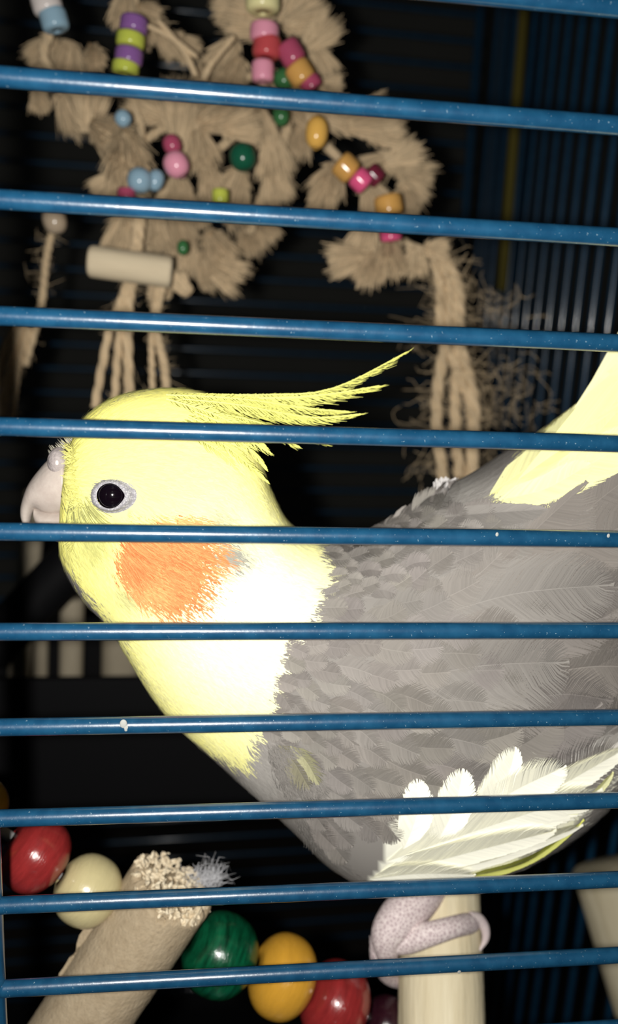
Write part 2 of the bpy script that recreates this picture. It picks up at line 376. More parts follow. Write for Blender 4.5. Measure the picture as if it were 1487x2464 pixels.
o = mesh_obj('face_bristles', np.array(V), np.array(Fq), M_FEATH, body, col=np.array(C)); o['kind'] = 'stuff'
# dark streaks fanning down from the beak's corner
V = []; Fq = []
for k in range(64):
    x, y = 176+random.uniform(-6, 44), 1205+random.uniform(-12, 30); a_ = math.radians(100-(x-170)*1.15+random.gauss(0, 6)); i = len(V)
    for q in range(6):
        p, n = onbird(x, y, .00030+.00006*q); wv = np.cross(n, RIGHT*math.cos(a_)+DOWN*math.sin(a_)); wv = wv/np.linalg.norm(wv)*.00009*(1-.12*q)
        V += [p-wv, p+wv]; x += math.cos(a_)*13; y += math.sin(a_)*13; a_ -= .05
        if q: j = i+2*(q-1); Fq.append((j, j+1, j+3, j+2))
o = mesh_obj('lore_bristles', np.array(V), np.array(Fq), M_FEATH, body, col=np.tile([.33,.33,.12], (len(V), 1))*np.repeat(RNG.uniform(.6, 1.5, 64), 12)[:,None]); o['kind'] = 'stuff'
# ---- feathers built barb by barb
def feather(name, parent, path, wl, wr, c, lift=(.00005, .0005), pitch=4.2, surf=True, Y=None, sweep=(38, 72), prof=None, gap=1.0, jit=.06, tipc=None, mat_=None, dY=0., vane=True, rnd=.55):
    path = np.asarray(path, float)
    rp = cr(path, 40); seg = np.linalg.norm(np.diff(rp, axis=0), axis=1); L = seg.sum()
    cum = np.concatenate([[0], np.cumsum(seg)])/L
    nb = max(8, int(L/pitch)); V = []; C = []; Fq = []
    ref = None
    if surf:
        h = hit(*rp[0]); ref = h[0][1] if h else None
        if ref is None: h = hit(*rp[20]); ref = h[0][1] if h else YBIRD
    lastd = [None]
    def pt(x, y, t, ex=0.):
        lf = lift[0]+(lift[1]-lift[0])*t+ex
        if surf:
            h = hit(x, y)
            if h is not None:
                d = (h[0]-CAM) @ FWD
                if lastd[0] is None or abs(d-lastd[0]) < .004: lastd[0] = d
                else: d = lastd[0]
                return h[0]+h[1]*lf, h[1]
            if lastd[0] is not None:
                r = ray(x, y); return CAM+r*(lastd[0]/(r @ FWD))-FWD*lf, -FWD
            return at(x, y, ref)-FWD*lf, -FWD
        return at(x, y, (Y[0]+(Y[1]-Y[0])*t)+dY*0)-FWD*ex, -FWD
    if prof is None: prof = lambda t: min(1., (t/.22)**.6)*(1-.25*max(0, t-.6)/.4)
    for side, wd in ((-1, wl), (1, wr)):
        if wd <= 0: continue
        for b in range(nb):
            t = (b+.5)/nb
            x = np.interp(t, cum, rp[:,0]); y = np.interp(t, cum, rp[:,1])
            e = .02; dx = np.interp(min(1, t+e), cum, rp[:,0])-np.interp(max(0, t-e), cum, rp[:,0]); dy = np.interp(min(1, t+e), cum, rp[:,1])-np.interp(max(0, t-e), cum, rp[:,1])
            a0 = math.atan2(dy, dx); sw = math.radians(sweep[0]+(sweep[1]-sweep[0])*t**3)
            if vane:                                               # barb ends lie on a rounded outline
                e_ = t+.06+(1-t)*.30; e_ = min(1.0, e_)
                wv = wd*min(1., (e_/.22))**.7*math.sqrt(max(0, 1-(max(0, e_-rnd)/(1-rnd))**2))*(1+random.gauss(0, jit*.6))
                ex_, ey_ = np.interp(e_, cum, rp[:,0]), np.interp(e_, cum, rp[:,1])
                ox, oy = ex_-math.sin(a0)*side*wv-x, ey_+math.cos(a0)*side*wv-y
                bl = math.hypot(ox, oy)*(1+random.gauss(0, jit*.5)); a = math.atan2(oy, ox)+side*.11; sw = math.radians(40)
            else:
                a = a0+side*(math.pi/2-sw)+random.gauss(0, jit*.5)
                bl = wd*prof(t)/max(.35, math.cos(sw))*.72*(1+random.gauss(0, jit))
            hw = .5*pitch*gap*(1.0 if vane else max(.5, math.cos(sw)**.3))
            br = 1+random.gauss(0, .04)
            cc = np.asarray(c)*br
            if tipc is not None: cc = (np.asarray(c)*(1-t)+np.asarray(tipc)*t)*br
            base = len(V)
            for q, (u, wq) in enumerate(((0, .9), (.55, 1.), (1., .35))):
                aa = a-side*.22*u*u
                X = x+math.cos(aa)*bl*u; Yp = y+math.sin(aa)*bl*u
                p, n = pt(X, Yp, min(1, t+u*.25))
                d3 = RIGHT*math.cos(aa)+DOWN*math.sin(aa); d3 = d3-n*(d3 @ n); d3 /= np.linalg.norm(d3)+1e-9
                s3 = np.cross(n, d3)*hw*wq*depth(p)/F*side
                V.append(p-s3+n*.000045); V.append(p+s3-n*.000045)   # barbs lie tilted, like slats
                k = (1+.10*u) if vane else 1.; C.append(cc*k); C.append(cc*k)
            Fq += [(base, base+1, base+3, base+2), (base+2, base+3, base+5, base+4)]
    base = len(V); m = 12                                         # the shaft
    for i in range(m+1):
        t = i/m; x = np.interp(t, cum, rp[:,0]); y = np.interp(t, cum, rp[:,1]); j = min(39, int(t*39)); d = rp[min(39, j+1)]-rp[max(0, j-1)]; d = d/(np.linalg.norm(d)+1e-9)
        p, n = pt(x, y, t, .00004); d3 = RIGHT*d[0]+DOWN*d[1]; s3 = np.cross(n, d3)*(1.5-t*.9)*depth(p)/F
        V += [p-s3, p+s3]; k = np.asarray(c)*1.05; C += [k, k]
        if i: q = base+2*(i-1); Fq.append((q, q+1, q+3, q+2))
    return mesh_obj(name, np.array(V), np.array(Fq), mat_ or M_FEATH, parent, col=np.array(C))
# wing: a slightly raised lower layer with the feathers on it
gx, gy = np.meshgrid(np.linspace(640, 1720, 90), np.linspace(1080, 2140, 90))
ok = inpoly(gx.ravel(), gy.ravel(), WING).reshape(gx.shape); idx = -np.ones(gx.shape, int); V = []; C = []
for i in range(90):
    for j in range(90):
        if ok[i,j]:
            h = hit(gx[i,j], gy[i,j])
            if h: idx[i,j] = len(V); V.append(h[0]+h[1]*.00004)
fq = [(idx[i,j], idx[i,j+1], idx[i+1,j+1], idx[i+1,j]) for i in range(89) for j in range(89) if min(idx[i,j], idx[i,j+1], idx[i+1,j+1], idx[i+1,j]) >= 0]
V = np.array(V); qx, qy = proj(V)
wing = mesh_obj('wing', V, fq, M_FEATH, bird, col=plume(qx, qy))
wing['label'] = 'folded grey wing with white patch'
def fsize(x, y): return float(np.interp(x, [640, 760, 950, 1150, 1350, 1700], [62, 82, 125, 175, 230, 320]))
pts = []
for tr in range(9000):
    x = random.uniform(640, 1700); y = random.uniform(1120, 2130)
    inw = bool(inpoly([x], [y], WING)[0]); inm = bool(inpoly([x], [y], MANTLE)[0])
    if not (inw or inm): continue
    if inpoly([x], [y], WHITEW)[0] and x > 900: continue
    L = fsize(x, y)*(1 if inw else .62); dmin = .40*L
    if all((x-a)**2+(y-b)**2 > (dmin*.5+.5*dm)**2 for a, b, _, _, dm in pts): pts.append((x, y, L, inw, dmin))
    if len(pts) > 270: break
pts.sort(key=lambda q: -q[0]+.2*q[1])
for x, y, L, inw, _ in pts:
    a = float(flow(x, y))+random.gauss(0, .09); a2 = a+random.gauss(0, .1)
    bx, by = x-math.cos(a)*L*.35, y-math.sin(a)*L*.35
    path = [(bx, by), (x+math.cos(a)*L*.15, y+math.sin(a)*L*.15), (bx+math.cos(a2)*L, by+math.sin(a2)*L)]
    tp = path[2]
    if inpoly([tp[0]], [tp[1]], RUMP)[0] or hit(*tp) is None or (tp[0] > 872 and tp[1] > 2030) or (x > 980 and inpoly([tp[0]], [tp[1]], WHITEW)[0] and tp[1] > 1930) or (not inw and tp[0] > 1100 and tp[1] < 1215) or (inw and tp[1] < 1440 and not inpoly([tp[0]], [tp[1]], WING)[0]): continue
    g = random.uniform(.88, 1.12); c = GREY*g*np.array([1, random.uniform(.97, 1.0), random.uniform(.95, 1.0)])
    feather('covert_feather' if inw else 'mantle_feather', wing if inw else body, path, L*.34, L*.34, c, (.00004, .00060), pitch=3.6 if L > 100 else 3.2)
# the big feathers whose outlines show
D = np.array([1, .97, .95])
for path, wl, wr, c, lf in [
    ([(985,1510),(1190,1362),(1410,1162)], 24, 110, GREY*.98*D, .0008), ([(1220,1400),(1360,1270),(1520,1140)], 50, 100, GREY*.95*D, .0006),
    ([(1000,1500),(1230,1430),(1470,1405)], 95, 110, GREY*1.1, .0009), ([(960,1640),(1160,1600),(1365,1590)], 95, 120, GREY*1.06, .0008),
    ([(1150,1420),(1350,1340),(1560,1230)], 80, 90, GREY*1.0*D, .0006), ([(1220,1560),(1420,1500),(1640,1370)], 80, 90, GREY*.92*D, .0003), ([(1200,1660),(1400,1620),(1640,1480)], 70, 80, GREY*.85*D, .0003),
    ([(1250,1750),(1420,1700),(1640,1560)], 60, 70, GREY*.78*D, .0003), ([(1330,1840),(1450,1770),(1620,1620)], 40, 40, LGREY*.9, .0004), ([(1340,1880),(1450,1810),(1600,1680)], 24, 30, LGREY*1.3, .0006)]:
    feather('flight_feather', wing, path, wl, wr, c, (.0001, lf), pitch=3.8, rnd=.72)
feather('mantle_feather', body, [(905,1275),(1100,1245),(1316,1228)], 30, 45, GREY*1.02, (.0001, .0007), pitch=4)
for path, wl, wr, c, lf in [
    ([(970,2040),(1000,1950),(1000,1864)], 44, 44, WHITE, .0010), ([(1040,2040),(1088,1940),(1110,1840)], 54, 50, WHITE, .0010), ([(1130,2000),(1205,1895),(1235,1790)], 60, 40, WHITE, .0008), ([(1120,1970),(1235,1895),(1352,1832)], 66, 60, WHITE, .0012),
    ([(930,2070),(1150,1990),(1440,1890)], 70, 70, WHITE, .0009), ([(1040,2020),(1260,1930),(1500,1790)], 50, 50, WHITE, .0008), ([(900,2108),(1100,2050),(1330,1985)], 50, 40, WHITE, .0010), ([(980,2110),(1180,2060),(1392,1972)], 36, 22, WHITE, .0011), ([(890,2112),(1000,2095),(1140,2090)], 36, 30, WHITE, .0009),
    ([(1100,2112),(1260,2070),(1398,1964)], 12, 16, np.array([.78,.80,.22]), .0006), ([(1300,1985),(1400,1930),(1468,1850)], 14, 18, np.array([.80,.80,.45]), .0006)]:
    feather('white_covert_feather', wing, path, wl, wr, c, (.0003, lf+.0004), pitch=3.4, gap=1.2, jit=.05, rnd=.45)
# ragged tuft in the gap between chest and wing
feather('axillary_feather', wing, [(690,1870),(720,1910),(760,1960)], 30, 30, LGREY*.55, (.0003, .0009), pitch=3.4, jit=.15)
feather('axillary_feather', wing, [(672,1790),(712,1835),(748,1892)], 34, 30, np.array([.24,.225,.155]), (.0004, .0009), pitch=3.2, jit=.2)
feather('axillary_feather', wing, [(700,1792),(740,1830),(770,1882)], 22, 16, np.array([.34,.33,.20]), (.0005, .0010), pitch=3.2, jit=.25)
for reg, c_, n_ in (([(640,1785),(705,1788),(716,1800),(684,1812),(690,1870),(735,1945),(712,1938),(664,1862)], GREY, 420), ([(735,1880),(772,1868),(760,1895),(720,1902)], GREY, 130), ([(700,1962),(716,1962),(765,2035),(745,2030)], GREY, 110)):
    xs, ys = zip(*reg)
    strands(n_*6, reg, 34, .00005, .0011, 'down', wing, lambda x, y, c_=c_: np.tile(c_, (len(x), 1)), bounds=(min(xs), max(xs), min(ys), max(ys)), ang=.3, soft=5.)
for k in range(12):                                                # fluff on the back and under the tail
    x = 1040+k*3.5; feather('mantle_feather', body, [(x, 1190), (x+6, 1172), (x+4+k*2.2, 1158+random.uniform(-12, 8))], 5, 5, np.array([.55,.53,.52]), (.0002, .0006), pitch=4, jit=.3)
for k in range(6): feather('belly_feather', body, [(1100+k*12, 2118), (1140+k*10, 2112+k), (1196+random.uniform(-8, 14), 2092+k*7)], 8, 9, np.array([.50,.48,.45]), surf=False, Y=(YBIRD-.002, YBIRD-.003), pitch=4, jit=.25, gap=.7)
# yellow tail, most of it beyond the frame
for k, (x0, y0, x1, y1, w) in enumerate([(1230,1180,2300,180,70),(1262,1150,2350,90,70),(1296,1110,2330,20,60),(1330,1070,2250,-60,55),(1366,1030,2150,-80,50)]):
    feather('tail_feather', bird, [(x0, y0), (x0*.55+x1*.45, y0*.55+y1*.45+30), (x1, y1)], w, w, np.array([.92,.90,.42+.04*k]), surf=False, Y=(YBIRD-.010+.003*k, YBIRD-.004+.002*k), pitch=7, gap=1.5, jit=.01, rnd=.8)
for path, w in [([(1180,1190),(1320,1090),(1440,970)], 46), ([(1190,1200),(1370,1110),(1520,960)], 60), ([(1230,1210),(1420,1120),(1560,1030)], 60), ([(1250,1120),(1380,1025),(1500,915)], 34), ([(1200,1205),(1310,1180),(1420,1120)], 40)]:
    feather('tail_covert_feather', body, path, w, w, np.array([.93,.91,.46]), (.0002, .0009), pitch=5, gap=1.2, jit=.03)
# ---- crest
CR = [([(420,946),(640,950),(800,935),(978,847)], 5, 40), ([(440,950),(640,958),(780,950),(912,928)], 8, 52), ([(450,958),(620,968),(760,985),(838,990)], 10, 46), ([(460,970),(640,990),(760,1005),(866,996)], 8, 40),
      ([(470,980),(600,1010),(700,1040),(790,1070)], 10, 30), ([(460,985),(580,1015),(660,1045),(720,1075)], 12, 30), ([(440,960),(560,972),(660,990),(740,1005)], 14, 44),
      ([(450,1000),(560,1050),(610,1090),(640,1128)], 22, 26), ([(440,1010),(540,1070),(600,1120),(644,1160)], 22, 24), ([(430,1030),(520,1080),(570,1130),(606,1176)], 18, 24), ([(400,950),(520,955),(600,962),(690,975)], 14, 36), ([(470,990),(560,1030),(600,1060),(650,1088)], 16, 30), ([(400,960),(500,990),(580,1030),(640,1075)], 24, 40)]
for k, (path, wl, wr) in enumerate(CR):
    yb = YBIRD-.0015-.0008*(k % 4)
    feather('crest_feather', bird, path, wl, wr, np.array([.85,.85,.24])*(1.0 if k % 2 else .94), surf=False, Y=((YBIRD-.0142, YBIRD-.0098) if k in (7,8,9,11,12) else (YBIRD-.010, yb-.002)) if k > 3 else (YBIRD-.004, yb), vane=False, pitch=4.6, sweep=(52, 78), gap=.52, jit=.16,
            prof=lambda t: .35+.65*min(1, t/.3) if t < .55 else max(.22, 1-(t-.55)/.45*.78))
# ---- beak, cere, eye
v, f = loft([(158,1082,176,1232,.0062),(122,1101,142,1237,.0058),(94,1130,113,1233,.0050),(69,1165,94,1222,.0040),(54,1205,83,1228,.0028),(50,1235,76,1243,.0019),(56,1262,72,1260,.0012),(66,1284,70,1282,.0004)], YBIRD, 40, 28)
ub = mesh_obj('upper_beak', v, f, M_HORN, bird); ub['label'] = 'pale hooked upper beak'
v, f = loft([(84,1220,90,1258,.0024),(106,1224,106,1282,.0046),(136,1224,138,1298,.0057),(176,1220,176,1312,.0062)], YBIRD, 24, 24)
mesh_obj('lower_beak', v, f, M_HORN, bird)
p, n = at(142, 1112, YBIRD-.0030), None
v, f = sphere(p, pxr(p, 33), 24, 16, sq=(.82, 1.02, 1.10)); ce = mesh_obj('cere', v, f, M_CERE, bird)
p2 = at(137, 1114, YBIRD-.0054); v, f = sphere(p2, pxr(p2, 6), 12, 8, sq=(.8, .5, 1.2)); mesh_obj('nostril', v, f, mat('nostril_rim', (.75,.66,.64), .5), ce)
pe, ne = onbird(268, 1192)
re_ = pxr(pe, 33)
ev, ef = sphere(pe-ne*re_*.42, re_*1.16, 36, 24); eye = mesh_obj('eye', ev, ef, M_EYE, bird); eye['label'] = 'glossy black eye'
V = []; m = 64; nr = 9                                              # lids: almond ring of beaded skin
tx = RIGHT-ne*(RIGHT @ ne); tx /= np.linalg.norm(tx); ty = np.cross(tx, ne)
if ty @ DOWN < 0: ty = -ty
for i in range(nr):
    u = i/(nr-1)
    for j in range(m):
        th = 2*math.pi*j/m; c_, s_ = math.cos(th), math.sin(th)
        sharp = 1+.16*max(0, c_)**10
        ri = np.array([31*c_*sharp-1, 30*s_]); ro = np.array([62*c_*(1.04 if c_ > 0 else .98), 45*s_])
        q = ri*(1-u)+ro*u; w_ = q*pxr(pe, 1)
        hgt = .00070*math.sin(math.pi*min(1, u*1.15+.25)) if u < .9 else 0.
        h = hit(268+q[0], 1192+q[1]); bp = h[0] if h else pe
        V.append(bp+ne*(hgt+.0004*(1-u)) - (ne*.0003 if u == 1 else 0))
mesh_obj('eye_ring', np.array(V), rings_faces(nr, m, False), M_RING, eye)['label'] = 'pale grey beaded skin around the eye'
# bristles round the beak
for nm, cx, cy, n_, sp, lt in (('forehead_bristle', 150, 1062, 26, 26, 26), ):
    pp = []
    for k in range(n_):
        x = 118+k*2.2; y = 1098-k*2.0; a0 = at(x+10, y+6, YBIRD-.001*random.random()*3); a1 = at(x-4+random.uniform(-6, 2), y-8+random.uniform(-12, 2), YBIRD-.003*random.random())
        pp.append(tube([a0, (a0+a1)/2, a1], [.00012, .0001, .00002], 4))
    v, f = merge(pp); o = mesh_obj(nm+'s', v, f, mat('bristle', (.55,.52,.42), .7), bird); o['kind'] = 'stuff'

# ------------------------------------------------------------------ the bead-and-dowel bridge
M_STAIN = M_PALE
def orient_copy_z(P0, P1):
    z = (P1-P0)/np.linalg.norm(P1-P0); x = np.cross([0., 1., 0.], z); x /= np.linalg.norm(x); y = np.cross(z, x); return x, y, z
def dowel(name, P0, P1, r, m_, label=None, cat=None, group=None, parent=None, seg=40, rings=40, rough=0., chew=0.):
    """dowel with its own axes, so that the grain runs along it"""
    P0, P1 = np.asarray(P0, float), np.asarray(P1, float)
    L = np.linalg.norm(P1-P0); x, y, z = orient_copy_z(P0, P1); V = []
    zs = np.concatenate([[0, .0006], np.linspace(.0012, L-.0012, rings), [L-.0006, L]]); rs = np.concatenate([[.86, .96], np.ones(rings), [.96, .86]])
    ph = [random.uniform(0, 6.28) for _ in range(6)]
    endj = [chew*(random.uniform(-1, .35)+.9*math.sin(2*t*6.28/seg+ph[0])*.5) for t in range(seg)]
    for zi, ri in zip(zs, rs):
        for j in range(seg):
            th = 2*math.pi*j/seg
            rr = r*ri*(1+rough*(math.sin(3*th+ph[1]+zi*90)+.6*math.sin(5*th+zi*160+ph[2])+random.uniform(-.5, .5)))
            zz = zi
            if chew and zi > L*.9: zz = zi+endj[j]*((zi-L*.9)/(L*.1)); 
            V.append((rr*math.cos(th), rr*math.sin(th), zz))
    me = bpy.data.meshes.new(name); me.from_pydata(V, [], rings_faces(len(zs), seg)); me.polygons.foreach_set('use_smooth', np.ones(len(me.polygons), bool))
    me.materials.append(m_); o = bpy.data.objects.new(name, me); COL.objects.link(o)
    org = ORG[parent.name] if parent is not None else np.zeros(3)
    Mx = Matrix(((x[0],y[0],z[0],P0[0]-org[0]),(x[1],y[1],z[1],P0[1]-org[1]),(x[2],y[2],z[2],P0[2]-org[2]),(0,0,0,1)))
    if parent is not None: o.parent = parent; o.matrix_local = Mx
    else: o.matrix_world = Mx
    ORG[o.name] = org
    return tag(o, label, cat, group)
BR0 = at(800, 2410, .026)
bridge = thing('bead_bridge', BR0, 'parrot bridge of wooden dowels and coloured beads on wire below the bird', 'bird toy')
def lathe_bead(c, ax, r, ln, m_, parent, hole=.22, nm='bead', ex=2.3):
    prof = []
    for i in range(17):
        t = -1+2*i/16; prof.append((max(hole, (1-abs(t)**ex)**(1/ex if ex > 3 else .5)), t))
    prof = [(hole*.9, -.86)]+prof+[(hole*.9, .86)]
    x, y, z = orient_copy_z(np.zeros(3), np.asarray(ax, float)); V = []; m = 36
    for rr, tt in prof:
        for j in range(m):
            th = 2*math.pi*j/m; V.append((rr*r*math.cos(th), rr*r*math.sin(th), tt*ln))
    me = bpy.data.meshes.new(nm); me.from_pydata(V, [], rings_faces(len(prof), m, False)); me.polygons.foreach_set('use_smooth', np.ones(len(me.polygons), bool)); me.materials.append(m_)
    o = bpy.data.objects.new(nm, me); COL.objects.link(o); o.parent = parent; org = ORG[parent.name]; c = np.asarray(c)
    o.matrix_local = Matrix(((x[0],y[0],z[0],c[0]-org[0]),(x[1],y[1],z[1],c[1]-org[1]),(x[2],y[2],z[2],c[2]-org[2]),(0,0,0,1))); return o
BEADS = [(-68,1952,88,80,B_YEL,'yellow bead'),(86,2058,88,76,B_RED,'glossy red bead at the upper end'),(212,2143,83,78,B_CREAM,'cream bead'),(530,2297,96,90,B_GREEN,'green bead'),(680,2349,96,78,B_YEL,'yellow bead'),(806,2412,94,80,B_RED,'red bead'),(930,2468,66,62,B_DARK,'dark plum bead')]
BY = {0: .030, 1: .029, 2: .028, 3: .029, 4: .028, 5: .027, 6: .030}
wp = []
for k, (x, y, r, l, m_, lab) in enumerate(BEADS):
    p = at(x, y, BY[k]); q0 = at(BEADS[max(k-1, 0)][0], BEADS[max(k-1, 0)][1], BY[k]); q1 = at(BEADS[min(k+1, 6)][0], BEADS[min(k+1, 6)][1], BY[k])
    lathe_bead(p, q1-q0, pxr(p, r), pxr(p, l), m_, bridge)['label'] = lab; wp.append(p)
wp = [at(-420, 1800, .032), at(-220, 1890, .031)]+wp+[at(1063, 2540, .024), at(1250, 2600, .04), at(1450, 2640, .070), at(1568, 2420, .091)]
v, f = tube(wp, .0011, 10, 90); mesh_obj('wire', v, f, M_WIRE, bridge)
# rung 1: chewed dowel
a, b = at(90, 2620, .026), at(418, 2128, .028)
r1 = pxr(b, 108)
rg = dowel('chewed_rung', a, b, r1, M_DRY, parent=bridge, seg=72, rings=90, rough=.012, chew=.0022); rg['label'] = 'dry grey-brown rung with a chewed ragged end'
ax = (b-a)/np.linalg.norm(b-a); pp = []
for k in range(420):                                                # torn fibres on the chewed end
    th = random.uniform(0, 6.28); x, y, z = orient_copy_z(a, b); rr = r1*.93*math.sqrt(random.random())
    c = b+(x*math.cos(th)+y*math.sin(th))*rr+z*random.uniform(-.0026, .0012); s = random.uniform(.00028, .00085)
    q, fq = sphere(c, s, 6, 5, ax=np.array([random.gauss(0,1) for _ in range(3)]), sq=(random.uniform(.5,1), random.uniform(.5,1), random.uniform(.7,1.8)))
    pp.append((q+RNG.normal(0, s*.16, q.shape), fq))
v, f = merge(pp); o = mesh_obj('torn_end', v, f, M_CHEW, bridge, smooth=False); o['kind'] = 'stuff'; o['label'] = 'pale torn fibres on the chewed end'
side = np.cross(ax, FWD); side /= np.linalg.norm(side)
if side @ RIGHT > 0: side = -side
Lr = np.linalg.norm(b-a)
for u, w_, l_ in ((.50, .0019, .0040), (.60, .0012, .0020), (.68, .0022, .0055), (.76, .0015, .0030), (.83, .0012, .0024), (.44, .0011, .0016)):  # bark flakes on its edge
    c = a+ax*Lr*u+side*r1*.92-FWD*r1*.25
    V = []; nseg = 7
    for i in range(nseg):
        t = i/(nseg-1)-.5; jw = w_*(1-abs(t)*1.2)*random.uniform(.6, 1.2)
        for s_, d_ in ((-.6, 0), (1, 0), (1, .0005), (-.6, .0005)): V.append(c+ax*l_*t*2+side*jw*s_+FWD*d_)
    mesh_obj('bark_flake', np.array(V), rings_faces(nseg, 4), M_DRY, bridge, smooth=False)
# split sliver near its top
c0, c1 = at(428, 2245, .028-r1*.72), at(505, 2150, .028-r1*.5); pp = []
for k in range(40):
    t = random.random(); c = c0*(1-t)+c1*t+RNG.normal(0, .0004, 3); pp.append(sphere(c, random.uniform(.0004, .0009), 6, 5, ax=ax, sq=(.6, .6, 2.)))
v, f = merge(pp); o = mesh_obj('torn_sliver', v, f, M_CHEW, bridge, smooth=False); o['kind'] = 'stuff'
V = []; Fq = []                                                     # grey lint caught on the end
for k in range(260):
    p0 = at(495+random.gauss(0, 18), 2118+random.gauss(0, 14), .030); d = np.array([random.gauss(.5, .8), random.gauss(0, .6), random.gauss(.6, .8)]); d /= np.linalg.norm(d); l = random.uniform(.001, .0042); e = np.array([random.gauss(0,1) for _ in range(3)])*l*.3
    s = np.cross(d, FWD); s = s/np.linalg.norm(s)*.00004; i = len(V)
    V += [p0-s, p0+s, p0+d*l*.5+e-s, p0+d*l*.5+e+s, p0+d*l-s*.3, p0+d*l+s*.3]; Fq += [(i,i+1,i+3,i+2), (i+2,i+3,i+5,i+4)]
lint = mesh_obj('lint', np.array(V), np.array(Fq), mat('grey_lint', (.5,.5,.52), .9), bridge); lint['kind'] = 'stuff'; lint['label'] = 'wisp of grey lint'
# rung 2: the perch under the foot
pa, pb = at(1064, 2640, .014), at(1058, 2110, .047)
RP = pxr(at(1063, 2400, .029), 102)
rg = dowel('perch_rung', pa, pb, RP, M_PALE, parent=bridge, seg=56, rings=60, rough=.006); rg['label'] = 'pale wooden rung the bird grips'
# rung 3: at the right, further back
rc, rd = at(1575, 2440, .090), at(1462, 2075, .112)
rg = dowel('perch_rung', rc, rd, pxr(rd, 88), M_PALE, parent=bridge)

# ------------------------------------------------------------------ leg, toes and claw
def P3(x, y, dy):                                                    # point relative to the perch surface
    t = (y-2150)/(2640-2150.); Y = .0445+(.014-.0445)*t; return at(x, y, Y+dy)
leg = [(P3(1040, 2105, -.004), 58), (P3(1000, 2165, -.008), 52), (P3(955, 2215, -.009), 48), (P3(932, 2252, -.008), 40), (P3(932, 2300, -.005), 27)]
v, f = tube([q for q, _ in leg], [pxr(q, r) for q, r in leg], 24, 30); mesh_obj('leg', v, f, M_FOOT, bird)['label'] = 'scaly pinkish leg'
def toe(pts, claw=None):
    v, f = tube([q for q, _ in pts], [pxr(q, r) for q, r in pts], 20, 28); t = mesh_obj('toe', v, f, M_FOOT, bird)
    if claw: v, f = tube([q for q, _ in claw], [pxr(q, r) for q, r in claw], 14, 20); mesh_obj('claw', v, f, M_CLAW, t)
dz = -RP
toe([(P3(932, 2252, -.007), 40), (P3(978, 2258, dz*.85), 35), (P3(1030, 2248, dz*1.12), 28), (P3(1085, 2232, dz*1.10), 25), (P3(1128, 2222, dz*.75), 24), (P3(1142, 2222, dz*.5), 14)],
    [(P3(1130, 2210, dz*.8), 16), (P3(1150, 2212, dz*.75), 15), (P3(1166, 2232, dz*.7), 12), (P3(1168, 2260, dz*.65), 8.5), (P3(1152, 2290, dz*.6), 2)])
toe([(P3(925, 2262, -.004), 38), (P3(918, 2310, -.003), 27), (P3(938, 2345, .002), 24), (P3(975, 2360, .006), 20)], [(P3(975, 2360, .006), 13), (P3(1000, 2366, .009), 9), (P3(1020, 2372, .010), 2)])
toe([(P3(940, 2235, -.002), 36), (P3(960, 2215, .006), 30), (P3(1010, 2200, .010), 26)])

# ------------------------------------------------------------------ hanging jute toy
TY = .135
toy = thing('rope_toy', at(560, 500, TY), 'hanging toy of frayed jute knots strung with coloured beads', 'bird toy')
JUTE = np.array([.71,.545,.345])
def tuft(x, y, r, ang=None, dY=0., n=420, parent=toy):
    """frayed knot: a lumpy core with fibres fanning out (towards ang if given)"""
    c = at(x, y, TY+dY); R = pxr(c, r)
    core, fc = sphere(c, R*.60, 18, 12, ax=np.array([random.gauss(0,1) for _ in range(3)]), sq=(1, .9, 1.2)); core = core+RNG.normal(0, R*.05, core.shape)
    V = [core]; Fq = [tuple(q) for q in fc]; C = [np.tile(JUTE, (len(core), 1))]; base = len(core)
    if ang is None: ang = random.uniform(0, 360)
    main = RIGHT*math.cos(math.radians(ang))+DOWN*math.sin(math.radians(ang))+FWD*random.uniform(-.5, .3); main /= np.linalg.norm(main)
    core, fc = sphere(c-main*R*.1, R*.5, 18, 12, ax=main, sq=(.9, .9, 1.35)); core = core+RNG.normal(0, R*.035, core.shape); V = [core]
    for k in range(n):
        d = np.array([random.gauss(0,1) for _ in range(3)]); d /= np.linalg.norm(d)
        rad = d-main*(d @ main); back = random.random() < .28
        if back: p0 = c+main*R*random.uniform(-.8, .5)+rad*R*.40; d = rad*1.1+main*.9; l = R*random.uniform(.2, .5)          # loose fibres on the sides
        else: p0 = c-main*R*.75+rad*R*.30; d = main+rad*.26; l = R*random.uniform(1.35, 1.85)                               # the brush itself
        d /= np.linalg.norm(d)
        bn = np.array([random.gauss(0,1) for _ in range(3)])*l*.06
        s = np.cross(d, FWD); s = s/(np.linalg.norm(s)+1e-9)*random.uniform(.00010, .00026)
        V.append(np.array([p0-s, p0+s, p0+d*l*.6+bn-s, p0+d*l*.6+bn+s, p0+d*l+bn*1.6-s*.4, p0+d*l+bn*1.6+s*.4])); C.append(np.tile(JUTE*random.uniform(.6, 1.15), (6, 1)))
        Fq += [(base, base+1, base+3, base+2), (base+2, base+3, base+5, base+4)]; base += 6
    return mesh_obj('frayed_knot', np.vstack(V), Fq, M_ROPE, parent, col=np.vstack(C))
